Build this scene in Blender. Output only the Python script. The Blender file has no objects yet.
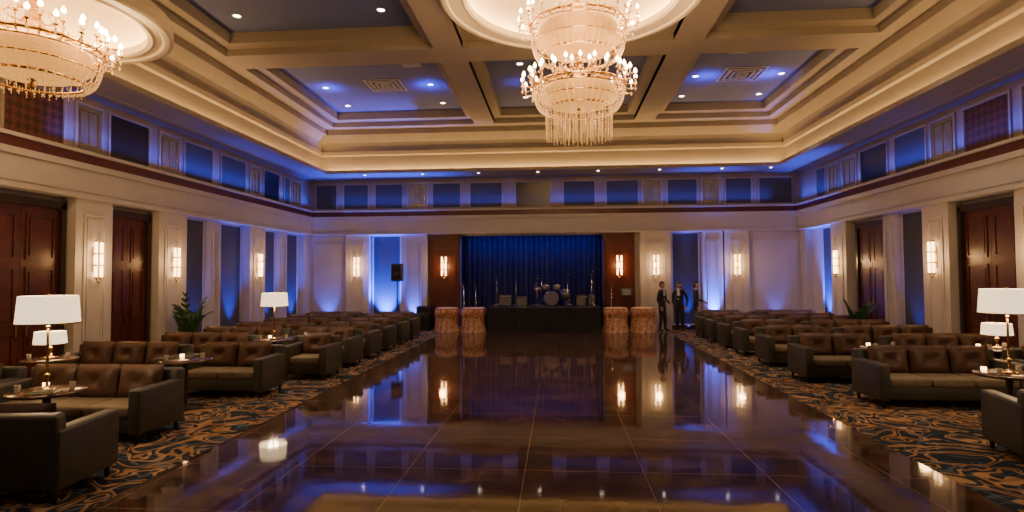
import bpy, bmesh, math, random
from mathutils import Vector, Matrix, Euler
random.seed(7)
pi=math.pi; sin=math.sin; cos=math.cos
XL,XR,YB,YF=-9.8,8.98,22.0,-4.0

# ------------------------------------------------------------ materials
def mat(name,col,rough=0.5,metal=0.0,emis=None,es=0.0,spec=None,var=0.0,vscale=8.0,bump=0.0,coat=0.0):
    m=bpy.data.materials.new(name); m.use_nodes=True
    nt=m.node_tree; b=nt.nodes['Principled BSDF']
    b.inputs['Base Color'].default_value=(*col,1); b.inputs['Roughness'].default_value=rough
    b.inputs['Metallic'].default_value=metal
    if spec is not None: b.inputs['Specular IOR Level'].default_value=spec
    if coat: b.inputs['Coat Weight'].default_value=coat
    if emis: 
        b.inputs['Emission Color'].default_value=(*emis,1); b.inputs['Emission Strength'].default_value=es
    if var>0 or bump>0:
        tc=nt.nodes.new('ShaderNodeTexCoord'); n=nt.nodes.new('ShaderNodeTexNoise')
        n.inputs['Scale'].default_value=vscale; n.inputs['Detail'].default_value=5
        nt.links.new(tc.outputs['Object'],n.inputs['Vector'])
        if var>0:
            r=nt.nodes.new('ShaderNodeValToRGB')
            r.color_ramp.elements[0].position=.3; r.color_ramp.elements[1].position=.7
            r.color_ramp.elements[0].color=(*[c*(1-var) for c in col],1)
            r.color_ramp.elements[1].color=(*[min(1,c*(1+var)) for c in col],1)
            nt.links.new(n.outputs['Fac'],r.inputs['Fac']); nt.links.new(r.outputs['Color'],b.inputs['Base Color'])
        if bump>0:
            bp=nt.nodes.new('ShaderNodeBump'); bp.inputs['Strength'].default_value=bump; bp.inputs['Distance'].default_value=.02
            nt.links.new(n.outputs['Fac'],bp.inputs['Height']); nt.links.new(bp.outputs['Normal'],b.inputs['Normal'])
    return m
M={}
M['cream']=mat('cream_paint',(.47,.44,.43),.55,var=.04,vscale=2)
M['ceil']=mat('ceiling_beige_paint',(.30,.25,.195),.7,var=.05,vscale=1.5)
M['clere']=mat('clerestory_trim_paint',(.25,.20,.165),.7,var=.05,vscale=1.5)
M['medal']=mat('medallion_paint',(.68,.57,.40),.6)
M['led']=mat('dome_led_strip',(1,.8,.5),.5,emis=(1,.60,.24),es=90)
M['coffer']=mat('coffer_slate_paint',(.11,.13,.27),.7,var=.08,vscale=1.2)
M['soffit']=mat('soffit_paint',(.28,.25,.26),.6,var=.04)
M['gray']=mat('gray_fabric_panel',(.060,.062,.068),.85,var=.12,vscale=30,bump=.1)
M['redwood']=mat('red_wood',(.07,.013,.009),.35,var=.35,vscale=5)
M['redband']=mat('red_band',(.08,.018,.014),.4,var=.2,vscale=6)
M['blackgl']=mat('black_glass',(.006,.007,.01),.3)
M['win']=mat('interior_window_glass',(.085,.068,.052),.35,emis=(1,.7,.4),es=.04,var=.4,vscale=3)
M['brass']=mat('brass',(.62,.40,.16),.25,1.0)
M['gold']=mat('gold_metal',(.75,.50,.20),.2,1.0)
M['bulb']=mat('bulb_glow',(1,.9,.7),.4,emis=(1,.68,.30),es=34)
M['candle']=mat('candle_sleeve',(.8,.62,.36),.5,emis=(1,.6,.22),es=.8)
M['crystal']=mat('glow_crystal_beads',(.80,.58,.30),.08,0.3,emis=(1,.52,.15),es=.5)  # warm emission painted into the beads so they look lit
M['bowl']=mat('amber_glow_bowl',(.55,.30,.09),.5,emis=(1,.43,.08),es=.95)  # added glowing bowl, stands in for the lit inside of the crystal basket
M['shade']=mat('lampshade_linen',(.9,.85,.75),.8,emis=(1,.74,.44),es=1.8)
M['sglow']=mat('sconce_glass',(1,.85,.6),.4,emis=(1,.60,.24),es=9)
M['dl']=mat('downlight_lens',(1,1,1),.4,emis=(1,.86,.68),es=18)
M['white']=mat('white_metal',(.45,.45,.48),.5)
M['leather']=mat('olive_leather',(.046,.044,.038),.45,var=.15,vscale=12,bump=.05)
M['brown']=mat('dark_brown_cushion',(.072,.033,.022),.45,var=.25,vscale=14)
M['tan']=mat('tan_seat',(.16,.125,.088),.6,var=.15,vscale=10)
M['darkwood']=mat('dark_wood',(.03,.017,.012),.3,var=.3,vscale=10)
M['tabletop']=mat('polished_table_top',(.09,.05,.03),.15,var=.3,vscale=6)
M['black']=mat('black_plastic',(.012,.012,.014),.45)
M['blackcloth']=mat('black_cloth',(.008,.008,.012),.8)
M['curtain']=mat('navy_velvet',(.02,.025,.10),.75)
M['chrome']=mat('chrome',(.7,.7,.75),.15,1.0)
M['paper']=mat('paper',(.7,.62,.4),.6)
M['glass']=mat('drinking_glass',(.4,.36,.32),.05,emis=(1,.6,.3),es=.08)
M['skin']=mat('skin',(.45,.26,.18),.5)
M['suit']=mat('dark_suit',(.012,.012,.016),.75)
M['shirt']=mat('white_shirt',(.5,.5,.52),.7)
M['hair']=mat('dark_hair',(.02,.012,.008),.5)
M['leaf']=mat('palm_leaf',(.03,.09,.025),.5,var=.4,vscale=6)
M['pot']=mat('clay_pot',(.06,.05,.045),.4)
M['soil']=mat('soil',(.02,.013,.01),.9)
M['drum']=mat('drum_shell',(.25,.26,.32),.25,.6)
M['bluelens']=mat('blue_led_lens',(.1,.2,1),.3,emis=(.02,.08,1),es=25)
M['vent']=mat('vent_metal',(.34,.33,.36),.5)
M['tcloth']=mat('peach_tablecloth',(.50,.34,.25),.7)

def nodes_mat(name):
    m=bpy.data.materials.new(name); m.use_nodes=True
    return m,m.node_tree,m.node_tree.nodes['Principled BSDF']
def ramp(nt,stops,interp='LINEAR'):
    r=nt.nodes.new('ShaderNodeValToRGB'); cr=r.color_ramp; cr.interpolation=interp
    while len(cr.elements)>1: cr.elements.remove(cr.elements[-1])
    cr.elements[0].position=stops[0][0]; cr.elements[0].color=(*stops[0][1],1)
    for p,c in stops[1:]:
        e=cr.elements.new(p); e.color=(*c,1)
    return r
# carpet: broad leaf scrolls over charcoal-blue ground with blue-grey secondary motif
m,nt,b=nodes_mat('scroll_carpet'); M['carpet']=m
tc=nt.nodes.new('ShaderNodeTexCoord')
def noise(sc,det,dis,off):
    mp=nt.nodes.new('ShaderNodeMapping'); mp.inputs['Location'].default_value=(off,off*.7,0)
    n=nt.nodes.new('ShaderNodeTexNoise'); n.inputs['Scale'].default_value=sc; n.inputs['Detail'].default_value=det; n.inputs['Distortion'].default_value=dis
    nt.links.new(tc.outputs['Object'],mp.inputs['Vector']); nt.links.new(mp.outputs['Vector'],n.inputs['Vector']); return n
n1=noise(1.5,.4,2.4,0); n2=noise(2.1,.3,2.2,11.3)
dk=(.014,.022,.036)
base=ramp(nt,[(0,dk),(.42,dk),(.435,(.07,.095,.125)),(.50,(.045,.062,.085)),(.515,dk)])
nt.links.new(n2.outputs['Fac'],base.inputs['Fac'])
mask=ramp(nt,[(0,(0,0,0)),(.46,(0,0,0)),(.47,(1,1,1)),(.535,(1,1,1)),(.545,(0,0,0)),(.60,(0,0,0)),(.61,(1,1,1)),(.65,(1,1,1)),(.66,(0,0,0))])
nt.links.new(n1.outputs['Fac'],mask.inputs['Fac'])
tancol=ramp(nt,[(.35,(.36,.22,.12)),(.6,(.24,.13,.06))]); nt.links.new(n2.outputs['Fac'],tancol.inputs['Fac'])
mx=nt.nodes.new('ShaderNodeMix'); mx.data_type='RGBA'
nt.links.new(mask.outputs['Color'],mx.inputs[0]); nt.links.new(base.outputs['Color'],mx.inputs[6]); nt.links.new(tancol.outputs['Color'],mx.inputs[7])
nt.links.new(mx.outputs[2],b.inputs['Base Color'])
b.inputs['Roughness'].default_value=.95; b.inputs['Specular IOR Level'].default_value=.1
# dance floor
m,nt,b=nodes_mat('polished_brown_marble'); M['dance']=m
tc=nt.nodes.new('ShaderNodeTexCoord')
br=nt.nodes.new('ShaderNodeTexBrick'); br.offset=0; br.inputs['Scale'].default_value=1
br.inputs['Brick Width'].default_value=1.2; br.inputs['Row Height'].default_value=1.2; br.inputs['Mortar Size'].default_value=.005
br.inputs['Mortar Smooth'].default_value=0
n=nt.nodes.new('ShaderNodeTexNoise'); n.inputs['Scale'].default_value=1.6; n.inputs['Detail'].default_value=9; n.inputs['Distortion'].default_value=1.5
mpb=nt.nodes.new('ShaderNodeMapping'); mpb.inputs['Location'].default_value=(.35,0,0)
nt.links.new(tc.outputs['Object'],n.inputs['Vector']); nt.links.new(tc.outputs['Object'],mpb.inputs['Vector']); nt.links.new(mpb.outputs['Vector'],br.inputs['Vector'])
r=ramp(nt,[(.3,(.030,.016,.012)),(.5,(.058,.032,.023)),(.75,(.14,.084,.060))])
nt.links.new(n.outputs['Fac'],r.inputs['Fac'])
br.inputs['Mortar'].default_value=(.20,.14,.11,1)
nt.links.new(r.outputs['Color'],br.inputs['Color1']); nt.links.new(r.outputs['Color'],br.inputs['Color2'])
nt.links.new(br.outputs['Color'],b.inputs['Base Color'])
n2=nt.nodes.new('ShaderNodeTexNoise'); n2.inputs['Scale'].default_value=2.2; n2.inputs['Detail'].default_value=3
nt.links.new(tc.outputs['Object'],n2.inputs['Vector'])
bp=nt.nodes.new('ShaderNodeBump'); bp.inputs['Strength'].default_value=.05; bp.inputs['Distance'].default_value=.02
nt.links.new(n2.outputs['Fac'],bp.inputs['Height']); nt.links.new(bp.outputs['Normal'],b.inputs['Normal'])
b.inputs['Roughness'].default_value=.05; b.inputs['Specular IOR Level'].default_value=.55
# diamond panel
m,nt,b=nodes_mat('diamond_lattice_panel'); M['diamond']=m
tc=nt.nodes.new('ShaderNodeTexCoord'); mp=nt.nodes.new('ShaderNodeMapping'); mp.inputs['Rotation'].default_value=(.785,0,0)
v=nt.nodes.new('ShaderNodeTexChecker'); v.inputs['Scale'].default_value=8
v.inputs['Color1'].default_value=(.11,.035,.018,1); v.inputs['Color2'].default_value=(.045,.016,.011,1)
nt.links.new(tc.outputs['Object'],mp.inputs['Vector']); nt.links.new(mp.outputs['Vector'],v.inputs['Vector']); nt.links.new(v.outputs['Color'],b.inputs['Base Color'])
# damask
m,nt,b=nodes_mat('damask_tablecloth'); M['damask']=m
tc=nt.nodes.new('ShaderNodeTexCoord'); n=nt.nodes.new('ShaderNodeTexNoise'); n.inputs['Scale'].default_value=7; n.inputs['Distortion'].default_value=2
nt.links.new(tc.outputs['Object'],n.inputs['Vector'])
r=ramp(nt,[(0,(.33,.09,.05)),(.44,(.33,.09,.05)),(.54,(.50,.31,.19)),(1,(.50,.31,.19))]); nt.links.new(n.outputs['Fac'],r.inputs['Fac']); nt.links.new(r.outputs['Color'],b.inputs['Base Color'])
b.inputs['Roughness'].default_value=.6

# ------------------------------------------------------------ builder
class B:
    def __init__(s): s.v=[];s.f=[];s.m=[];s.s=[];s.mats=[]
    def mi(s,k):
        if k not in s.mats: s.mats.append(k)
        return s.mats.index(k)
    def add(s,vs,fs,k,smooth=False):
        o=len(s.v); i=s.mi(k)
        s.v+= [tuple(v) for v in vs]
        for f in fs: s.f.append([a+o for a in f]); s.m.append(i); s.s.append(smooth)
    def box(s,c,sz,k,bev=0,R=None,seg=2,smooth=None):
        hx,hy,hz=[a/2 for a in sz]
        if bev<=0:
            vs=[Vector((x,y,z)) for x in(-hx,hx) for y in(-hy,hy) for z in(-hz,hz)]
            fs=[(0,1,3,2),(4,6,7,5),(0,4,5,1),(2,3,7,6),(0,2,6,4),(1,5,7,3)]
        else:
            bm=bmesh.new(); bmesh.ops.create_cube(bm,size=1)
            for v in bm.verts: v.co=Vector((v.co.x*sz[0],v.co.y*sz[1],v.co.z*sz[2]))
            bmesh.ops.bevel(bm,geom=bm.edges[:],offset=min(bev,min(sz)*.49),segments=seg,profile=.5,affect='EDGES')
            bm.verts.index_update(); vs=[v.co.copy() for v in bm.verts]; fs=[[v.index for v in f.verts] for f in bm.faces]; bm.free()
        if R is not None: vs=[R@v for v in vs]
        C=Vector(c); s.add([v+C for v in vs],fs,k,(bev>0) if smooth is None else smooth)
    def bb(s,x0,x1,y0,y1,z0,z1,k,bev=0): s.box(((x0+x1)/2,(y0+y1)/2,(z0+z1)/2),(abs(x1-x0),abs(y1-y0),abs(z1-z0)),k,bev,smooth=False)
    def lathe(s,prof,k,c=(0,0,0),seg=20,R=None,cap=False,smooth=True,fold=0,nf=12,sx=1,sy=1):
        vs=[];n=len(prof)
        for r,z in prof:
            for j in range(seg):
                a=2*pi*j/seg; rr=r*(1+fold*sin(nf*a)*(0 if r==0 else 1))
                v=Vector((rr*cos(a)*sx,rr*sin(a)*sy,z))
                if R is not None: v=R@v
                vs.append(v+Vector(c))
        fs=[(i*seg+j,i*seg+(j+1)%seg,(i+1)*seg+(j+1)%seg,(i+1)*seg+j) for i in range(n-1) for j in range(seg)]
        if cap: fs+= [list(range(seg))[::-1],[ (n-1)*seg+j for j in range(seg)]]
        s.add(vs,fs,k,smooth)
    def tube(s,pts,r,k,seg=8,closed=False):
        pts=[Vector(p) for p in pts]; n=len(pts); vs=[]
        rs=r if isinstance(r,(list,tuple)) else [r]*n
        for i,p in enumerate(pts):
            a=pts[(i-1)%n] if (closed or i>0) else p; b=pts[(i+1)%n] if (closed or i<n-1) else p
            d=(b-a).normalized(); u=d.cross(Vector((0,0,1)))
            if u.length<.05: u=d.cross(Vector((1,0,0))) if abs(d.x)<.9 else d.cross(Vector((0,1,0)))
            u.normalize(); w=d.cross(u)
            for j in range(seg):
                t=2*pi*j/seg; vs.append(p+(u*cos(t)+w*sin(t))*rs[i])
        m=n if closed else n-1
        fs=[(i*seg+j,i*seg+(j+1)%seg,((i+1)%n)*seg+(j+1)%seg,((i+1)%n)*seg+j) for i in range(m) for j in range(seg)]
        if not closed: fs+=[list(range(seg))[::-1],[(n-1)*seg+j for j in range(seg)]]
        s.add(vs,fs,k,True)
    def octa(s,c,r,k,h=1.0):
        x,y,z=c
        s.add([(x+r,y,z),(x-r,y,z),(x,y+r,z),(x,y-r,z),(x,y,z+r*h),(x,y,z-r*h)],[(0,2,4),(2,1,4),(1,3,4),(3,0,4),(2,0,5),(1,2,5),(3,1,5),(0,3,5)],k)
    def ball(s,c,r,k,sc=(1,1,1),seg=14,rings=9,zmin=-1,R=None):
        prof=[]
        for i in range(rings+1):
            t=-pi/2+pi*i/rings
            if sin(t)<zmin: continue
            prof.append((max(1e-4,r*cos(t)),r*sin(t)*sc[2]))
        s.lathe(prof,k,c,seg,R=R,sx=sc[0],sy=sc[1])
    def done(s,name,loc=(0,0,0),rot=0):
        me=bpy.data.meshes.new(name); me.from_pydata(s.v,[],s.f)
        for k in s.mats: me.materials.append(M[k])
        me.polygons.foreach_set('material_index',s.m); me.polygons.foreach_set('use_smooth',s.s); me.update()
        return inst(name,me,loc,rot)
def inst(name,me,loc,rot=0,sc=1):
    o=bpy.data.objects.new(name,me); o.location=loc; o.rotation_euler=(0,0,rot); o.scale=(sc,sc,sc)
    bpy.context.scene.collection.objects.link(o); return o

# ------------------------------------------------------------ floor
b=B(); b.bb(XL-.3,XR+.3,YF-.3,YB+1.5,-.2,0,'carpet'); b.done('floor')
b=B(); b.bb(-4.05,3.78,-3.5,20.3,0.0,.012,'dance'); df=b.done('dance_floor')

# ------------------------------------------------------------ walls
def SY(w,t):
    if w=='K' or t>21.3 or t<0: return t
    return t*(.992 if w=='L' else .962)
def WB(b,w,t0,t1,z0,z1,d0,d1,k,bev=0):
    t0,t1=SY(w,t0),SY(w,t1)
    if w=='L': b.bb(XL+d0,XL+d1,t0,t1,z0,z1,k,bev)
    elif w=='R': b.bb(XR-d1,XR-d0,t0,t1,z0,z1,k,bev)
    else: b.bb(t0,t1,YB-d1,YB-d0,z0,z1,k,bev)
def frame(b,w,t0,t1,z0,z1,d,wd,pr,k):
    WB(b,w,t0,t1,z0,z0+wd,d,d+pr,k); WB(b,w,t0,t1,z1-wd,z1,d,d+pr,k)
    WB(b,w,t0,t0+wd,z0+wd,z1-wd,d,d+pr,k); WB(b,w,t1-wd,t1,z0+wd,z1-wd,d,d+pr,k)
def pil(b,w,t0,t1,d=.3):
    WB(b,w,t0,t1,0,3.6,0,d,'cream'); g=min(.2,(t1-t0)*.2)
    frame(b,w,t0+g,t1-g,.45,3.3,d,.05,.025,'cream'); frame(b,w,t0+g+.09,t1-g-.09,.54,3.21,d,.02,.015,'cream')
def gpanel(b,w,t0,t1):
    WB(b,w,t0,t1,.2,3.55,0,.04,'gray'); frame(b,w,t0-.05,t1+.05,.15,3.6,0,.06,.07,'cream')
def upper(b,w,t0,t1,lst):
    WB(b,w,t0,t1,3.6,4.3,0,.34,'cream')
    WB(b,w,t0,t1,3.6,3.68,.34,.38,'cream'); WB(b,w,t0,t1,3.72,3.75,.34,.36,'cream'); WB(b,w,t0,t1,4.18,4.3,.34,.40,'cream')
    WB(b,w,t0,t1,4.3,4.48,0,.40,'redband'); WB(b,w,t0,t1,4.48,4.54,0,.46,'cream')
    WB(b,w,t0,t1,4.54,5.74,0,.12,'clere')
    for a,c,k in lst:
        mk={'g':'gray','w':'win','b':'blackgl','d':'diamond'}[k]
        WB(b,w,a+.04,c-.04,4.62,5.56,.12,.135,mk); frame(b,w,a,c,4.58,5.6,.12,.05,.05,'ceil')
        if k=='w':
            frame(b,w,a+.12,c-.12,4.72,5.46,.135,.025,.02,'brass')
            WB(b,w,(a+c)/2-.01,(a+c)/2+.01,4.72,5.46,.135,.15,'brass')
LL=[(-3,-1.5,'g'),(-1.2,-.3,'w'),(0,1.5,'g'),(1.8,3.2,'b'),(3.5,4.3,'w'),(4.6,6.1,'g'),(6.3,7.2,'w'),(7.4,9.15,'g'),(9.35,10.7,'d'),(10.92,11.65,'w'),(11.8,13.1,'b'),(13.4,14.2,'w'),(14.35,15.65,'g'),(16.0,17.4,'g'),(17.62,18.3,'w'),(18.45,19.6,'b'),(19.9,20.4,'g'),(20.55,21.3,'w')]
RR=[(-3,-1.5,'g'),(-1.2,-.3,'w'),(0,1.5,'g'),(1.8,3.2,'b'),(3.5,4.3,'w'),(4.6,6.1,'g'),(6.3,7.2,'w'),(7.4,8.8,'g'),(9.0,10.5,'g'),(10.9,12.15,'w'),(12.4,13.8,'d'),(14.05,14.95,'w'),(15.1,16.5,'g'),(16.8,18.3,'b'),(18.5,19.4,'w'),(19.6,20.4,'w'),(20.55,21.3,'g')]
KK=[(-9.4,-8.5,'g'),(-8.3,-7.25,'g'),(-7.05,-5.9,'g'),(-5.75,-4.95,'w'),(-4.8,-3.65,'g'),(-3.35,-2.05,'g'),(-1.6,-.2,'b'),(.2,1.45,'g'),(1.8,3.05,'g'),(3.15,3.9,'w'),(4.05,5.2,'g'),(5.3,6.0,'w'),(6.15,7.15,'g'),(7.35,8.6,'g')]
# left
b=B(); WB(b,'L',YF,YB,0,5.9,-.3,0,'cream'); upper(b,'L',YF,YB-.0,LL)
for a,c in[(-2.5,-1.3),(2,3.0),(5.2,6.2),(7.9,8.9),(10.82,11.78),(13.25,14.3),(17.4,18.35)]: pil(b,'L',a,c)
for a,c in[(15.5,16.0),(19.55,20.1),(21.31,22)]: pil(b,'L',a,c,.2)
for a,c in[(-1.2,0.3),(0.5,1.9),(3.2,5.0),(6.4,7.7),(14.42,15.4),(16.12,17.3),(18.5,19.45),(20.2,21.2)]: gpanel(b,'L',a,c)
b.done('wall_left')
b=B(); WB(b,'R',YF,YB,0,5.9,-.3,0,'cream'); upper(b,'R',YF,YB,RR)
for a,c in[(-2.5,-1.3),(2,3.0),(5.2,6.2),(7.9,8.9),(11.2,12.2),(14.15,15.12),(18.95,19.95)]: pil(b,'R',a,c)
for a,c in[(16.5,17.05),(21.31,22)]: pil(b,'R',a,c,.2)
for a,c in[(-1.2,0.3),(0.5,1.9),(3.2,5.0),(6.4,7.7),(9.1,10.9),(15.2,16.4),(20.1,21.1)]: gpanel(b,'R',a,c)
b.done('wall_right')
# back with stage opening
OX0,OX1=-3.73,1.70
b=B(); WB(b,'K',XL-.3,OX0,0,5.9,-.3,0,'cream'); WB(b,'K',OX1,XR+.3,0,5.9,-.3,0,'cream'); WB(b,'K',OX0,OX1,3.55,5.9,-.3,0,'cream')
upper(b,'K',XL+.01,XR-.01,KK)
for a,c in[(-8.12,-7.2),(-5.95,-4.95),(3.05,4.15),(5.3,6.02),(6.08,6.95)]: pil(b,'K',a,c)
WB(b,'K',XL,-8.2,0,3.6,0,.12,'cream'); frame(b,'K',-9.45,-8.35,.5,3.3,.12,.05,.03,'cream')
WB(b,'K',6.97,XR,0,3.6,0,.12,'cream'); frame(b,'K',7.15,8.75,.5,3.3,.12,.05,.03,'cream')
gpanel(b,'K',-7.1,-6.05); gpanel(b,'K',4.25,5.2)
for a,c in[(-4.87,-3.73),(1.70,2.85)]:
    WB(b,'K',a,c,0,3.6,0,.2,'redwood'); frame(b,'K',a+.12,c-.12,.3,3.4,.2,.05,.03,'redwood')
# alcove behind opening
b.bb(OX0-.1,OX1+.1,23.2,23.4,0,4,'blackcloth'); b.bb(OX0-.2,OX0,YB+.3,23.4,0,4,'blackcloth'); b.bb(OX1,OX1+.2,YB+.3,23.4,0,4,'blackcloth'); b.bb(OX0-.2,OX1+.2,YB+.3,23.4,3.9,4.1,'blackcloth')
b.done('wall_back')
b=B(); b.bb(XL-.3,XR+.3,YF-.3,YF,0,5.9,'cream'); b.bb(XL,XR,YF,YF+.05,4.3,4.5,'redband'); b.done('wall_front')
# baseboards
b=B(); 
for a,c in[(-1.3,2),(3,5.2),(6.2,7.9),(14.3,15.5),(16,17.4),(18.35,19.55),(20.1,21.2)]: WB(b,'L',a,c,0,.15,0,.09,'redwood')
for a,c in[(7.9,8.9),(10.82,11.78),(13.25,14.3),(17.4,18.35)]: WB(b,'L',a,c,0,.16,.3,.33,'cream')
b.done('baseboard_left')
b=B()
for a,c in[(-1.3,2),(3,5.2),(6.2,7.9),(8.9,11.2),(15.12,16.5),(19.95,21.2)]: WB(b,'R',a,c,0,.15,0,.09,'redwood')
for a,c in[(11.2,12.2),(14.15,15.12),(18.95,19.95)]: WB(b,'R',a,c,0,.16,.3,.33,'cream')
b.done('baseboard_right')
b=B()
for a,c in[(-7.2,-5.95),(4.15,5.3)]: WB(b,'K',a,c,0,.15,0,.09,'redwood')
for a,c in[(-8.12,-7.2),(-5.95,-4.95),(3.05,4.15),(5.3,6.02),(6.08,6.95)]: WB(b,'K',a,c,0,.16,.3,.33,'cream')
b.done('baseboard_back')
# doors
def door(n,w,t0,t1):
    b=B(); mid=(t0+t1)/2
    for a,c,h in((t0+.1,mid-.005,mid-.1),(mid+.005,t1-.1,mid+.1)):
        WB(b,w,a,c,.02,3.35,.004,.07,'redwood')
        for z0,z1 in((.2,1.0),(1.15,2.2),(2.35,3.2)): frame(b,w,a+.1,c-.1,z0,z1,.07,.04,.02,'redwood'); WB(b,w,a+.18,c-.18,z0+.08,z1-.08,.07,.085,'redwood')
        WB(b,w,h-.015,h+.015,.95,1.35,.1,.13,'brass'); WB(b,w,h-.015,h+.015,.97,1.0,.07,.11,'brass'); WB(b,w,h-.015,h+.015,1.3,1.33,.07,.11,'brass')
    WB(b,w,t0,t0+.1,0,3.45,.004,.14,'darkwood'); WB(b,w,t1-.1,t1,0,3.45,.004,.14,'darkwood'); WB(b,w,t0,t1,3.35,3.5,.004,.14,'darkwood')
    b.done('door_%d'%n)
door(1,'L',8.95,10.78); door(2,'L',11.82,13.2); door(3,'R',12.25,14.1); door(4,'R',17.1,18.7)

# ------------------------------------------------------------ ceiling
def rect_sweep(b,x0,x1,y0,y1,prof,ks):
    for i in range(len(prof)-1):
        (o0,z0),(o1,z1)=prof[i],prof[i+1]
        def ring(o,z): return [(x0+o,y0+o,z),(x1-o,y0+o,z),(x1-o,y1-o,z),(x0+o,y1-o,z)]
        b.add(ring(o0,z0)+ring(o1,z1),[(j,(j+1)%4,4+(j+1)%4,4+j) for j in range(4)],ks[i] if isinstance(ks,list) else ks)
b=B()
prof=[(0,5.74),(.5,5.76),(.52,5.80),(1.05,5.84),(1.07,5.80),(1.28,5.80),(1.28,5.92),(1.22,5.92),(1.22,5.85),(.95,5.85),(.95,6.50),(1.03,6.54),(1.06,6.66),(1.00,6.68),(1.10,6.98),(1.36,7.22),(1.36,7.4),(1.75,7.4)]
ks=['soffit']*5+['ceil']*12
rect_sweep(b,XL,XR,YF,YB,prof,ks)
b.bb(XL-.3,XR+.3,YF-.3,YB+.3,7.95,8.1,'ceil')
b.bb(XL-.3,XL+.3,YF-.3,YB+.3,5.9,7.95,'ceil');b.bb(XR-.3,XR+.3,YF-.3,YB+.3,5.9,7.95,'ceil');b.bb(XL,XR,YB-.3,YB+.3,5.9,7.95,'ceil');b.bb(XL,XR,YF-.3,YF+.3,5.9,7.95,'ceil')
cx=[(XL+1.75,-2.9),(-2.2,2.7),(3.4,XR-1.75)]
cy=[(YF+1.75,-.4),(.4,6.2),(7.2,13.4),(14.3,YB-1.75)]
b.bb(-2.9,-2.2,YF+1.75,YB-1.75,7.4,7.95,'ceil'); b.bb(2.7,3.4,YF+1.75,YB-1.75,7.4,7.95,'ceil')
for a,c in[(-.4,.4),(6.2,7.2),(13.4,14.3)]:
    for x0,x1 in cx: b.bb(x0,x1,a,c,7.4,7.95,'ceil')
for x0,x1 in cx:
    for y0,y1 in cy:
        rect_sweep(b,x0,x1,y0,y1,[(0,7.4),(0,7.56),(.26,7.60),(.26,7.9)],'ceil')
        b.bb(x0+.2,x1-.2,y0+.2,y1-.2,7.86,7.94,'coffer')
b.done('ceiling')
# downlights, vents
b=B()
def dlight(x,y,z=7.86,s=1): 
    b.lathe([(.11*s,0),(.11*s,-.015),(.085*s,-.015),(.08*s,0)],'white',(x,y,z),16); b.lathe([(.001,-.004),(.08*s,-.004)],'dl',(x,y,z),16)
for (x0,x1) in (cx[0],cx[2]):
    for (y0,y1) in cy:
        for fx in(.18,.82):
            for fy in(.18,.5,.82): dlight(x0+(x1-x0)*fx,y0+(y1-y0)*fy)
for y in(15.8,18.8): 
    for x in(-1,1.6): dlight(x,y)
for x in(-7.2,-5.0,-2.9,-.7,1.5,3.7,5.9,7.6): dlight(x,YB-.8,5.815,.7)
b.done('recessed_downlights')
def vent(x,y,s):
    b=B()
    for i in range(4):
        h=s*(1-i*.25)/2; z=-.02-.012*i
        b.bb(-h,h,-h,-h+.05,z,0,'vent');b.bb(-h,h,h-.05,h,z,0,'vent');b.bb(-h,-h+.05,-h+.05,h-.05,z,0,'vent');b.bb(h-.05,h,-h+.05,h-.05,z,0,'vent')
    b.bb(-s/2,s/2,-s/2,s/2,-.008,0,'black'); b.done('ceiling_vent',(x,y,7.86))
vent(-5.2,17.2,1.1); vent(5.4,17.2,1.2); vent(-5.4,10.5,.7); vent(-4,15.5,.5); vent(4.8,15.3,.5); vent(5.3,10.5,.8); vent(.3,19.2,.5)

# ------------------------------------------------------------ medallions
def circ(r,z,n=48): return [(r*cos(2*pi*i/n),r*sin(2*pi*i/n),z) for i in range(n)]
def medallion(x,y,z,R,rise,rods=False):
    b=B(); r2=R*.80; r3=R*.86
    prof=[(R-.02,.24),(R,.12),(R,.02),(R-.05,0),(R-.12,.0),(R-.15,.03),(r2+.10,.03),(r2+.06,.0),(r2,.02),(r2,.13),(r2+.03,.13),(r2+.03,.05),(r3,.05)]
    b.lathe(prof,'medal',seg=72,smooth=False)
    pd=[(r3,.05)]+[(r3*cos(t*pi/2/8),.12+(rise-.12)*sin(t*pi/2/8)) for t in range(9)]
    b.lathe(pd,'medal',seg=72); b.lathe([(R-.02,.24),(R*.7,rise+.06),(.05,rise+.08)],'medal',seg=48)
    b.tube(circ(r2+.07,.10,72),.02,'led',6,True)
    b.lathe([(.3,rise-.01),(.28,rise-.05),(.12,rise-.09),(.05,rise-.16),(.001,rise-.16)],'gold',seg=24)
    if rods:
        for a in range(4): b.tube([(R*.6*cos(a*pi/2+.4),R*.6*sin(a*pi/2+.4),rise),(R*.6*cos(a*pi/2+.4),R*.6*sin(a*pi/2+.4),7.4-z)],.02,'brass')
    b.done('ceiling_medallion',(x,y,z))
medallion(.3,10.9,7.22,2.5,.62)
medallion(-7.1,7.25,5.5,1.66,.62,True)

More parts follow.
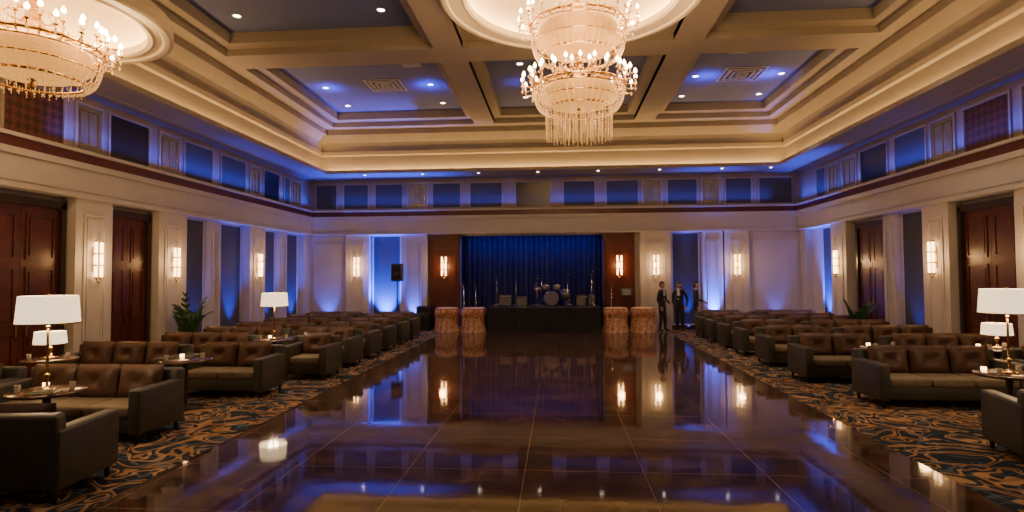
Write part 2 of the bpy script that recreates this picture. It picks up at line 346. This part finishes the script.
# ------------------------------------------------------------ chandeliers
def tier(b,z,R,depth,rb,fringe=0,narm=20,crown=.45,ns=44):
    r0=R*.8
    b.tube(circ(r0,z),.028,'gold',6,True); b.tube(circ(r0,z-.09),.014,'gold',6,True); b.tube(circ(rb,z-depth),.02,'gold',6,True)
    b.tube(circ((r0+rb)/2+.05,z-depth*.62),.012,'gold',6,True)
    b.tube(circ(R*.3,z+crown,24),.02,'gold',6,True)
    for i in range(narm):
        a=2*pi*i/narm
        for (rr,zz) in ((R,.03),(R*.84,.16)):
            aa=a+(pi/narm if rr<R else 0); ca,sa=cos(aa),sin(aa)
            b.tube([(r*ca,r*sa,z+h) for r,h in((r0*.85,-.02),(rr*.93,-.06),(rr,-.02),(rr,zz))],.012,'gold',5)
            b.lathe([(.01,-.01),(.035,.0),(.038,.015),(.012,.015)],'gold',(rr*ca,rr*sa,z+zz),8)
            b.lathe([(.013,0),(.013,.10)],'candle',(rr*ca,rr*sa,z+zz+.01),8)
            b.lathe([(.010,0),(.032,.025),(.029,.055),(.003,.10)],'bulb',(rr*ca,rr*sa,z+zz+.11),8)
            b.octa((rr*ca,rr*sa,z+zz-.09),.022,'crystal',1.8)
    for i in range(ns):
        a=2*pi*i/ns; ca,sa=cos(a),sin(a)
        for j in range(14):
            t=j/13; r=rb+(r0-rb)*max(0,cos(t*pi/2))**.8; h=-depth*sin(t*pi/2)
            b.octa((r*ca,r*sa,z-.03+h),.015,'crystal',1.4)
        if i%2==0:
            for j in range(11):
                t=j/11; r=R*.3+(r0-R*.3)*t; h=crown*(1-t)-.28*sin(pi*t)*crown*1.3
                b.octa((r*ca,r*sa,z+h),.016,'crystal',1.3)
        a2=2*pi*(i+.5)/ns
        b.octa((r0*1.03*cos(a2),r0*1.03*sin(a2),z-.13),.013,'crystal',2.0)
        if fringe:
            for q,rr in((0,rb),(1,rb*.72),(2,rb*.42)):
                if q and i%2: continue
                k=int(fringe/.036)
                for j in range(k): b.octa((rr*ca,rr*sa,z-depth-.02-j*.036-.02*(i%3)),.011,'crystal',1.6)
    b.lathe([(r0*.82,z-.04),(rb+(r0-rb)*.55,z-depth*.5),(rb*.8,z-depth*.85),(rb*.4,z-depth*.93),(.01,z-depth*.95)],'bowl',seg=32)
def chandelier(x,y,ztop,tiers):
    b=B()
    zs=[t[0] for t in tiers]
    b.tube([(0,0,ztop),(0,0,min(zs)-tiers[-1][2])],.03,'gold',8)
    b.lathe([(.03,.0),(.09,-.05),(.05,-.12),(.03,-.2)],'gold',(0,0,ztop),12)
    for t in tiers:
        tier(b,*t); z=t[0]
        b.lathe([(.03,z+.7),(.09,z+.6),(.05,z+.5),(.12,z+.35),(.05,z+.2),(.1,z)],'gold',seg=14)
    b.lathe([(.001,-.14),(.05,-.08),(.02,-.02),(.06,0)],'gold',(0,0,min(zs)-tiers[-1][2]),12)
    b.done('crystal_chandelier',(x,y,0))
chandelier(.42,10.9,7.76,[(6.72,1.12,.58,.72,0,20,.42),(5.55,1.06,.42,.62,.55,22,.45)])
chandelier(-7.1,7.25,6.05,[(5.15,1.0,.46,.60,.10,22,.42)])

# ------------------------------------------------------------ sconces
def lamp_pt(loc,pw,col,r=.1,name='lamp_light'):
    l=bpy.data.lights.new(name,'POINT'); l.energy=pw; l.color=col; l.shadow_soft_size=r
    o=bpy.data.objects.new(name,l); o.location=loc; bpy.context.scene.collection.objects.link(o)
bs=B()
bs.box((0,.015,0),(.13,.03,.5),'brass',.01); bs.box((0,.04,-.02),(.05,.08,.06),'brass',.01)
for x in(-.075,.075):
    bs.lathe([(.025,-.36),(.03,-.34),(.03,.34),(.025,.36)],'sglow',(x,.1,0),12,cap=True)
    for z in(-.37,.37,-.12,.12): bs.lathe([(.038,-.016),(.038,.016)],'brass',(x,.1,z),12,cap=True)
bs.tube([(-.07,.1,-.12),(0,.07,-.14),(.07,.1,-.12)],.01,'brass'); bs.ball((0,.1,-.45),.03,'brass'); bs.tube([(-.07,.1,-.38),(0,.1,-.45),(.07,.1,-.38)],.01,'brass')
sc0=bs.done('wall_sconce',(0,0,-50)); scme=sc0.data; bpy.data.objects.remove(sc0)
def sconce(w,t,z=2.38,d=.3):
    t=SY(w,t)
    if w=='L': loc=(XL+d,t,z);rot=-pi/2; lp=(XL+d+.35,t,z)
    elif w=='R': loc=(XR-d,t,z);rot=pi/2; lp=(XR-d-.35,t,z)
    else: loc=(t,YB-d,z);rot=pi; lp=(t,YB-d-.35,z)
    inst('wall_sconce',scme,loc,rot); lamp_pt(lp,23,(1,.54,.20),.12,'sconce_light')
for t in(5.7,8.4,11.3,13.78,17.87): sconce('L',t)
for t in(5.7,8.4,11.7,14.63,19.45): sconce('R',t)
for t in(-7.66,3.6,6.5): sconce('K',t)
sconce('K',-4.3,2.38,.2); sconce('K',2.28,2.38,.2)

# ------------------------------------------------------------ sofas
def pillow(b,c,w,h,th,k,tilt):
    n=12; vs=[];R=Matrix.Rotation(tilt,3,'X')
    for side in(-1,1):
        for i in range(n+1):
            for j in range(n+1):
                u=-1+2*i/n; v=-1+2*j/n
                d=th/2*((1-abs(u)**3.5)*(1-abs(v)**3.5))**.6
                if side<0:
                    d-=.05*math.exp(-(u*u+v*v)*9)+.028*math.exp(-((abs(u)-abs(v))**2)*60)*(1-max(abs(u),abs(v)))
                p=R@Vector((u*w/2*(1-.04*(1-abs(v))),side*d,v*h/2)); vs.append(p+Vector(c))
    N=(n+1)**2; fs=[]
    for s in(0,1):
        for i in range(n):
            for j in range(n):
                q=[s*N+i*(n+1)+j,s*N+(i+1)*(n+1)+j,s*N+(i+1)*(n+1)+j+1,s*N+i*(n+1)+j+1]; fs.append(q if s==0 else q[::-1])
    b.add(vs,fs,k,True)
def sofa_mesh(name,w,n,pil=True):
    b=B(); t=.16; iw=w-2*t
    b.box((0,.0,.22),(iw+.02,.76,.2),'leather',.02)
    for i in range(n):
        cw=iw/n; b.box((-iw/2+cw*(i+.5),-.07,.375),(cw-.01,.66,.14),'tan',.04,seg=3)
    for s in(-1,1): b.box((s*(w/2-t/2),0,.385),(t,.86,.55),'leather',.035,seg=3)
    R=Matrix.Rotation(-.08,3,'X')
    b.box((0,.36,.46),(w-.02,.15,.68),'leather',.04,R=R,seg=3)
    for i in range(n):
        cw=iw/n; pillow(b,(-iw/2+cw*(i+.5),.20,.645),cw-.01,.44,.20,'brown',-.17)
    for x in(-w/2+.08,w/2-.08):
        for y in(-.36,.36): b.lathe([(.022,0),(.035,.13)],'darkwood',(x,y,0),8,cap=True)
    o=b.done(name,(0,0,-50)); me=o.data; bpy.data.objects.remove(o); return me
sofaM=sofa_mesh('sofa',2.15,3); loveM=sofa_mesh('loveseat',1.55,2); chairM=sofa_mesh('armchair',.92,1)
bt=B()
bt.lathe([(.0,.70),(.36,.70),(.38,.71),(.38,.73),(.36,.74),(.001,.74)],'tabletop',seg=32); bt.lathe([(.035,.03),(.03,.4),(.045,.7)],'darkwood',seg=12); bt.lathe([(.26,0),(.26,.015),(.05,.05),(.035,.06)],'black',seg=24)
for x,y in((.2,.12),(-.22,-.14)):
    bt.lathe([(.001,.742),(.026,.742),(.032,.82)],'glass',(x,y,0),10)
bt.lathe([(.03,.742),(.033,.79)],'sglow',(-.18,.18,0),10,cap=True)
o=bt.done('tmp'); tableM=o.data; bpy.data.objects.remove(o)
def lampmesh(h,r,sh):
    b=B(); b.lathe([(.11,0),(.11,.02),(.03,.035),(.015,.06)],'brass',seg=20,cap=True); b.tube([(0,0,.03),(0,0,h-.05)],.013,'brass')
    b.ball((0,0,.16),.035,'brass'); b.ball((0,0,h-sh-.04),.022,'brass')
    b.lathe([(r,h-sh),(r*.92,h)],'shade',seg=36); b.lathe([(r-.006,h-sh),(r*.92-.006,h)],'shade',seg=36)
    b.lathe([(r+.002,h-sh-.004),(r+.002,h-sh+.012)],'brass',seg=36); b.tube([(-r*.9,0,h-.02),(r*.9,0,h-.02)],.005,'brass',5); b.ball((0,0,h+.01),.018,'brass')
    b.ball((0,0,h-sh*.5),.045,'bulb')
    o=b.done('tmp'); me=o.data; bpy.data.objects.remove(o); return me
lampM=lampmesh(1.06,.30,.31); slampM=lampmesh(.42,.22,.20)
def table(x,y,lamp=None,sc=1):
    inst('round_side_table',tableM,(x,y,0))
    if lamp=='big': inst('table_lamp',lampM,(x,y,.742),0,sc); lamp_pt((x,y,.74+.8*sc),16,(1,.72,.42),.1)
    if lamp=='small': inst('table_lamp',slampM,(x,y,.742)); lamp_pt((x,y,.74+.34),6,(1,.72,.42),.08)
# left block
inst('sofa',sofaM,(-5.0-1.075,7.05,0)); inst('sofa',sofaM,(-8.35,7.05,0))
rowsL=[9.65,11.35,12.8,14.2,15.6,17.0,18.4]
for i,y in enumerate(rowsL):
    xe=-4.85 if i==0 else -4.5
    if i==1:
        inst('armchair',chairM,(xe-.42,y,0)); table(-5.78,y+.12,'big',.88); inst('sofa',sofaM,(-7.3,y,0))
    else:
        inst('loveseat',loveM,(xe-.78,y,0)); inst('sofa',sofaM,(xe-2.8,y,0))
table(-5.75,8.6); table(-8.0,8.6,'small')
rowsR=[9.5,11.5,13.4,15.1,16.6,18.0,19.3]
for i,y in enumerate(rowsR):
    xe=4.75 if i==0 else 4.5
    if i==0:
        inst('sofa',sofaM,(xe+1.08,y,0)); inst('loveseat',loveM,(xe+3.1,y,0))
    else:
        inst('loveseat',loveM,(xe+.78,y,0)); inst('sofa',sofaM,(xe+2.8,y,0))
table(5.68,7.85,'big'); table(7.35,10.4,'small'); table(5.6,10.5)
inst('armchair',chairM,(5.25,6.7,0),pi-.2)
table(-5.75,6.15,'big')
inst('armchair',chairM,(-4.9,5.2,0),pi+.12); inst('armchair',chairM,(-6.0,4.5,0),pi+.1)
b=B(); b.box((0,0,.012),(.26,.18,.024),'paper',.004); b.box((0,0,.027),(.24,.17,.006),'leather'); b.done('menu_book',(-5.6,5.95,.744),.4)

# ------------------------------------------------------------ stage
b=B(); b.bb(-2.5,1.5,20.45,22.7,.8,.88,'black')
n=120;vs=[];fs=[]
for i in range(n+1):
    x=-2.5+4*i/n; y=20.43+.02*sin(i*1.3)
    vs+=[(x,y,0.0),(x,y,.86)]
for i in range(n): fs.append((2*i,2*i+2,2*i+3,2*i+1))
b.add(vs,fs,'blackcloth',True); b.bb(-2.5,-2.46,20.45,22.7,0,.8,'blackcloth'); b.bb(1.46,1.5,20.45,22.7,0,.8,'blackcloth'); b.done('stage_platform')
n=260;vs=[];fs=[]
for i in range(n+1):
    x=OX0+.05+(OX1-OX0-.1)*i/n; y=22.95+.08*sin(i*.62)+.03*sin(i*1.7)
    vs+=[(x,y,0.01),(x,y+.02,3.85)]
for i in range(n): fs.append((2*i,2*i+2,2*i+3,2*i+1))
b=B(); b.add(vs,fs,'curtain',True); b.done('stage_curtain')
# drum kit
b=B()
Rx=Matrix.Rotation(pi/2,3,'X')
b.lathe([(.01,-.2),(.27,-.2),(.28,-.18),(.28,.18),(.27,.2),(.01,.2)],'drum',(0,0,.28),28,R=Rx); b.lathe([(.01,.205),(.25,.205)],'drum',(0,0,.28),28,R=Rx); 
for x,y,z,r,h in((-.18,.0,.68,.15,.2),(.2,.0,.68,.15,.2),(.5,.35,.42,.2,.36),(-.5,.35,.6,.17,.14)):
    b.lathe([(.01,-h/2),(r,-h/2),(r,h/2),(.01,h/2)],'drum',(x,y,z),22); b.lathe([(r+.008,h/2-.03),(r+.008,h/2+.005)],'chrome',(x,y,z),22)
    b.tube([(x,y,z-h/2),(x,y+.02,0.01)],.012,'chrome')
for x,y,z,t in((-.6,.1,1.05,.2),(.62,.15,1.1,-.2),(-.35,-.0,1.2,.25)):
    b.lathe([(.01,.02),(.04,.01),(.22,-.01)],'gold',(x,y,z),22,R=Matrix.Rotation(t,3,'Y')); b.tube([(x,y,0.3),(x,y,z)],.01,'chrome')
    for a in range(3): b.tube([(x,y,.3),(x+.2*cos(a*2.1),y+.2*sin(a*2.1),0.01)],.008,'chrome')
b.lathe([(.16,.45),(.16,.52)],'black',(0,.65,0),16,cap=True); b.tube([(0,.65,0.01),(0,.65,.45)],.02,'chrome')
b.done('drum_kit',(-.25,21.5,.885))
def amp(x,y,z,w=.5,h=.42,tilt=0):
    b=B(); b.box((0,0,h/2),(w,.3,h),'black',.02); b.box((0,-.152,h*.42),(w-.08,.01,h*.7),'drum'); b.box((0,-.152,h*.88),(w-.1,.012,.05),'chrome')
    for i in range(5): b.lathe([(.012,0),(.01,.02)],'chrome',(-w/2+.1+i*.07,-.16,h*.88),8,R=Rx,cap=True)
    b.tube([(-.1,0,h),(-.08,0,h+.03),(.08,0,h+.03),(.1,0,h)],.01,'black'); b.done('guitar_amplifier',(x,y,z),tilt)
amp(-1.95,21.6,.885); amp(-1.35,21.6,.885,.45,.36,.1); amp(.85,21.6,.885,.4,.4); amp(1.25,22.1,.885,.3,.4)
def micstand(x,y,z,h):
    b=B(); b.tube([(0,0,.02),(0,0,h)],.013,'chrome'); b.tube([(0,.15,h-.15),(0,-.3,h+.1)],.011,'chrome'); b.lathe([(.015,0),(.02,.1),(.03,.13),(.001,.17)],'chrome',(0,-.3,h+.1),10,R=Matrix.Rotation(.9,3,'X'))
    for a in range(3): b.tube([(0,0,.12),(.2*cos(a*2.1+.5),.2*sin(a*2.1+.5),.012)],.010,'chrome')
    b.done('microphone_stand',(x,y,z))
for x,y,h in((-2.2,20.95,1.3),(-1.5,20.85,1.25),(-.75,20.8,1.2),(.35,20.85,1.2),(1.2,20.9,1.35)): micstand(x,y,.885,h*.8)
for x in(-3.5,-3.05,1.95): micstand(x,21.5,0,1.55)
# music stand beside stage
b=B(); b.tube([(0,0,.1),(0,0,1.25)],.014,'black'); b.box((0,-.03,1.38),(.46,.02,.34),'black',.006,R=Matrix.Rotation(-.35,3,'X')); b.box((0,-.09,1.21),(.46,.07,.015),'black')
b.box((0,-.045,1.39),(.3,.008,.22),'drum',R=Matrix.Rotation(-.35,3,'X'))
for a in range(3): b.tube([(0,0,.25),(.2*cos(a*2.1+.5),.2*sin(a*2.1+.5),.012)],.011,'black')
b.done('music_stand',(2.5,21.52,0),0)
# speaker on stand
b=B(); b.box((0,0,2.15),(.38,.36,.64),'black',.03); b.box((0,-.185,2.15),(.32,.01,.56),'blackcloth'); b.lathe([(.12,0),(.1,.01),(.02,.03)],'black',(0,-.19,2.05),18,R=Rx)
b.tube([(0,0,.5),(0,0,1.84)],.02,'black'); b.tube([(0,0,.0),(0,0,.5)],.022,'black')
for a in range(3): b.tube([(0,0,.95),(.42*cos(a*2.1+.3),.42*sin(a*2.1+.3),.01)],.013,'black'); b.tube([(0,0,.45),(.24*cos(a*2.1+.3),.24*sin(a*2.1+.3),.42)],.009,'black')
b.done('speaker_on_tripod',(-5.9,21.0,0))
b=B(); b.box((0,0,.45),(.5,.5,.9),'black',.02); b.box((0,-.255,.45),(.44,.01,.8),'blackcloth'); b.lathe([(.2,0),(.17,.012),(.03,.03)],'black',(0,-.26,.5),22,R=Rx)
for sx in(-1,1): b.box((sx*.252,0,.65),(.01,.16,.08),'chrome')
b.done('subwoofer',(-4.95,21.3,0))
# draped round tables
for x,y in((-4.0,20.8),(-3.02,20.75),(2.02,20.75),(2.98,20.8)):
    b=B(); b.lathe([(.001,.87),(.36,.87),(.41,.85)],'tcloth',seg=72)
    b.lathe([(.41,.85),(.45,.72),(.45,.62),(.40,.52)],'damask',seg=96,fold=.05,nf=9)
    b.lathe([(.36,.6),(.37,.4),(.46,.01)],'tcloth',seg=96,fold=.06,nf=14)
    b.lathe([(.40,.55),(.41,.3),(.47,.012)],'damask',seg=96,fold=.05,nf=12)
    b.done('draped_cocktail_table',(x,y,0))

# ------------------------------------------------------------ people
def person(loc,rot,arms,lean=0,female=False,legs=None):
    P=[(0,0,.95,.145,.105),(0,-.0,1.13,.125,.095),(0,-lean*.3,1.32,.165,.11),(0,-lean*.5,1.46,.09,.07),(0,-lean*.6-.005,1.54,.052,.055)]
    E=[(0,1),(1,2),(2,3),(3,4)]
    hands=[]
    for s,(el,wr) in zip((-1,1),arms):
        i=len(P); P+= [(s*.17,-lean*.45,1.42,.062,.062),(s*.22,-lean*.4,1.33,.056,.056),(el[0],el[1],el[2],.045,.045),(wr[0],wr[1],wr[2],.031,.031)]
        E+=[(3,i),(i,i+1),(i+1,i+2),(i+2,i+3)]; hands.append((Vector(el),Vector(wr),s))
    lg=legs or [((-.1,-.01,.5),(-.11,.02,.1)),((.1,-.03,.5),(.12,.0,.1))]
    for s,(kn,an) in zip((-1,1),lg):
        i=len(P); P+=[(s*.09,0,.84,.092,.1),(*kn,.066,.07),(*an,.05,.05),(an[0]*1.1,an[1]-.16,.045,.042,.035)]
        E+=[(0,i),(i,i+1),(i+1,i+2),(i+2,i+3)]
    me=bpy.data.meshes.new('sk'); me.from_pydata([p[:3] for p in P],E,[]); ob=bpy.data.objects.new('sk',me); bpy.context.scene.collection.objects.link(ob)
    ob.modifiers.new('s','SKIN'); sub=ob.modifiers.new('u','SUBSURF'); sub.levels=2; sub.render_levels=2
    for v,p in zip(me.skin_vertices[0].data,P): v.radius=(p[3],p[4]); v.use_root=False
    me.skin_vertices[0].data[0].use_root=True
    dg=bpy.context.evaluated_depsgraph_get(); dg.update(); em=ob.evaluated_get(dg).to_mesh()
    b=B(); groups={}
    vs=[v.co.copy() for v in em.vertices]
    for p in em.polygons:
        c=p.center; k='suit'
        if c.z>1.49: k='skin'
        elif c.z<.085: k='black'
        elif c.y<-.05-lean*.35 and abs(c.x)<.045*(c.z-1.05)/.35 and 1.12<c.z: k='shirt'
        groups.setdefault(k,[]).append(list(p.vertices))
    for k,f in groups.items(): b.add(vs,f,k,True)
    ob.evaluated_get(dg).to_mesh_clear(); bpy.data.objects.remove(ob)
    hy=-lean*.7-.015; hz=1.655
    b.ball((0,hy,hz),.1,'skin',(.76,.93,1.2),18,14); b.ball((0,hy-.03,hz-.07),.055,'skin',(.85,.9,.8))
    b.ball((0,hy+.012,hz+.022),.105,'hair',(.80,.97,1.16),18,14,zmin=0.05 if not female else -.2)
    b.ball((0,hy+.04,hz+.0),.09,'hair',(.84,.8,1.1),16,12)
    if female: b.ball((0,hy+.055,hz-.09),.085,'hair',(.95,.6,1.5))
    b.lathe([(.006,.03),(.014,-.012),(.001,-.016)],'skin',(0,hy-.092,hz-.01),8)
    for s in(-1,1):
        b.ball((s*.076,hy+.005,hz-.005),.026,'skin',(.4,.7,1.1),8,6); b.ball((s*.03,hy-.082,hz+.012),.011,'shirt',(1.1,.6,.8),8,6); b.ball((s*.03,hy-.089,hz+.012),.006,'hair',(1,.5,1),6,5)
        b.box((s*.03,hy-.088,hz+.032),(.03,.008,.006),'hair',.002)
    b.box((0,hy-.087,hz-.052),(.042,.008,.009),'redband',.003)
    for el,wr,s in hands:
        d=(wr-el).normalized(); side=Vector((s,0,0)); side=(side-d*side.dot(d)).normalized()
        fwd=Vector((0,-1,0)); fwd=(fwd-d*fwd.dot(d)); fwd=fwd.normalized() if fwd.length>.2 else side; out=d.cross(fwd)*1
        R=Matrix((fwd,out,d)).transposed()
        b.box(wr+d*.055,(.078,.03,.10),'skin',.013,R=R)
        inn=-out if (out.x*s>0) else out
        for q,(o,L) in enumerate(((.03,.07),(.010,.08),(-.010,.074),(-.03,.058))):
            p0=wr+d*.095+fwd*o; b.tube([p0,p0+d*L*.45,p0+d*L*.8+inn*L*.3,p0+d*L*.9+inn*L*.62],[.0095,.009,.008,.006],'skin',6)
        p0=wr+d*.03+fwd*.035; b.tube([p0,p0+fwd*.03+d*.025,p0+fwd*.035+d*.055+inn*.015],[.012,.010,.008],'skin',6)
    b.done('person',loc,rot)
person((3.66,20.85,0),.9,[((-.27,.03,1.14),(-.25,-.08,.90)),((.26,-.0,1.14),(.2,-.2,1.0))],0,False,[((-.1,-.02,.5),(-.13,.04,.1)),((.1,-.05,.5),(.12,-.04,.1))])
person((4.32,21.1,0),-.6,[((-.25,.0,1.14),(-.2,-.16,.95)),((.27,.03,1.13),(.26,-.06,.89))],.04,True)
person((4.85,20.9,0),1.3,[((-.26,.02,1.14),(-.26,-.06,.89)),((.26,-.03,1.15),(.22,-.24,1.06))],0)

# ------------------------------------------------------------ plants
def palm(x,y,h):
    b=B(); b.lathe([(.14,0),(.19,.35),(.21,.38),(.19,.39),(.18,.34)],'pot',seg=20,cap=False); b.lathe([(.001,.34),(.18,.34)],'soil',seg=20); b.lathe([(.001,0.002),(.14,0)],'pot',seg=20)
    for i in range(16):
        a=i*2.4; L=h*(.45+.3*random.random()); el=.5+.5*random.random(); pts=[]
        for j in range(8):
            t=j/7; r=L*t*.42*(.5+el*.5); z=.34+L*(1.25*t-.55*t*t*el); pts.append(Vector((r*cos(a),r*sin(a),z)))
        b.tube(pts,.007,'leaf',5)
        for j in range(1,8):
            p=pts[j]; d=(pts[j]-pts[j-1]).normalized(); s=Vector((-sin(a),cos(a),0))
            for sg in(-1,1):
                for q in(0,.5):
                    o=p-d*q*.08; tip=o+s*sg*.2*(1.1-j/9)+d*.13-Vector((0,0,.05)); w=d*.018
                    b.add([o-w,o+w,(o+tip)/2+w*1.3+Vector((0,0,.015)),tip,(o+tip)/2-w*1.3+Vector((0,0,.015))],[(0,1,2,3,4)],'leaf')
    b.done('potted_palm',(x,y,0))
palm(-8.98,13.5,1.75); palm(8.2,16.6,1.4)

# ------------------------------------------------------------ lights
def area(loc,rot,sx,sy,pw,col,name='cove_strip_light',spread=pi):
    l=bpy.data.lights.new(name,'AREA'); l.shape='RECTANGLE'; l.size=sx; l.size_y=sy; l.energy=pw; l.color=col; l.spread=spread
    o=bpy.data.objects.new(name,l); o.location=loc; o.rotation_euler=rot; bpy.context.scene.collection.objects.link(o)
def spot(loc,target,pw,col,ang=60,blend=.6,r=.05,name='spot_light'):
    l=bpy.data.lights.new(name,'SPOT'); l.energy=pw; l.color=col; l.spot_size=math.radians(ang); l.spot_blend=blend; l.shadow_soft_size=r
    o=bpy.data.objects.new(name,l); o.location=loc; o.rotation_euler=(Vector(target)-Vector(loc)).to_track_quat('-Z','Y').to_euler(); bpy.context.scene.collection.objects.link(o)
WARM=(1,.58,.20); BLUE=(.015,.07,1)
ym=(YF+YB)/2; yl=YB-YF-2.4; xm=(XL+XR)/2; xl=XR-XL-2.4
area((XL+1.05,ym,5.872),(pi,0,0),.07,yl,250,WARM); area((XR-1.05,ym,5.872),(pi,0,0),.07,yl,250,WARM)
area((xm,YB-1.05,5.872),(pi,0,0),xl,.07,210,WARM); area((xm,YF+1.05,5.872),(pi,0,0),xl,.07,60,WARM)
# blue ledge strips aimed at the soffit
sp=math.radians(60); tl=.60
area((XL+.42,16.0,4.58),(0,pi-tl,0),.06,11.5,62,BLUE,'blue_ledge_light',sp); area((XR-.42,16.0,4.58),(0,pi+tl,0),.06,11.5,62,BLUE,'blue_ledge_light',sp)
area((xm,YB-.42,4.58),(pi-tl,0,0),xl,.06,42,BLUE,'blue_ledge_light',sp)
# coffer blue strips
for (x0,x1),(y0,y1),pw in ((cx[0],cy[3],230),(cx[2],cy[3],230),(cx[1],cy[3],40),(cx[0],cy[2],35),(cx[2],cy[2],35)):
    for x in(x0+.2,x1-.2): area((x,(y0+y1)/2,7.62),(pi,0,0),.06,y1-y0-1,pw*.5,BLUE,'blue_coffer_light')
    for y in(y0+.2,y1-.2): area(((x0+x1)/2,y,7.62),(pi,0,0),x1-x0-1,.06,pw*.5,BLUE,'blue_coffer_light')
    for x in(x0+1.0,x1-1.0): spot((x,(y0+y1)/2,7.45),(x,(y0+y1)/2+.3,9),pw*.25,BLUE,160,1,.1,'blue_coffer_light')
# stage curtain wash
area((-1.0,22.35,3.5),(math.radians(25),0,0),5,.1,40,BLUE,'stage_wash_light')
# floor uplights
bu=B(); bu.lathe([(.09,0),(.09,.14),(.07,.15)],'black',seg=16,cap=False); bu.lathe([(.001,.142),(.075,.142)],'bluelens',seg=16)
bu.tube([(-.1,0,.02),(-.11,0,.1),(-.09,0,.12)],.01,'black'); bu.tube([(.1,0,.02),(.11,0,.1),(.09,0,.12)],.01,'black')
o=bu.done('tmp'); upM=o.data; bpy.data.objects.remove(o)
for x,y,tx,ty,pw,an in((-6.6,21.65,-6.6,22.0,6500,75),(4.75,21.7,4.75,22.1,500,50),(5.65,21.5,5.65,22,3000,45),(7.9,21.6,7.9,22,90,60),(-8.85,21.6,-8.85,22,220,70),(-9.4,16.6,XL,16.6,900,50),(-9.4,20.6,XL,20.6,900,60),(-9.4,18.8,XL,18.8,850,50),(8.6,19.9,XR,19.9,4000,55),(8.6,15.2,XR,15.2,150,60),(-9.4,14.8,XL,14.8,200,60),(-5.45,21.5,-5.45,22,700,50)):
    inst('blue_uplight',upM,(x,y,0)); spot((x,y,.2),(tx,ty,3.2),pw,BLUE,an,.9,.06,'blue_uplight_beam')
# chandelier light
for z,p in((6.95,220),(5.95,260),(4.95,90)):
    for a in range(4): lamp_pt((.42+1.3*cos(a*pi/2),10.9+1.3*sin(a*pi/2),z),p/4,(1,.63,.30),.25,'chandelier_light')
for a in range(3): lamp_pt((-7.1+1.15*cos(a*2.1),7.25+1.15*sin(a*2.1),5.25),50,(1,.63,.30),.2,'chandelier_light')
# warm fill spots added for the furniture, separate from the downlight lenses
for x,y in((-6.9,18),(-4,18),(-6.5,12),(-4.5,10),(-5.5,4.5),(6.6,18),(4.6,18),(6.5,12),(4.5,10),(5.5,4.5),(-1,16),(1.6,16),(-5.5,1),(5.5,1)):
    spot((x,y,7.5),(x,y,0),205,(1,.78,.56),85,.7,.08,'ceiling_fill_spot')
w=bpy.data.worlds.new('w'); bpy.context.scene.world=w; w.use_nodes=True; w.node_tree.nodes['Background'].inputs[0].default_value=(.05,.05,.08,1); w.node_tree.nodes['Background'].inputs[1].default_value=.3

# ------------------------------------------------------------ camera
cam=bpy.data.cameras.new('camera'); cam.sensor_width=36; cam.lens=36*580/1024; cam.clip_end=200
co=bpy.data.objects.new('camera',cam)
Rm=Euler((math.radians(90+1.97),0,math.radians(4.5))).to_matrix()@Matrix.Rotation(math.radians(-.3),3,'Z')
co.rotation_euler=Rm.to_euler(); co.location=(0,0,2.0)
bpy.context.scene.collection.objects.link(co); bpy.context.scene.camera=co
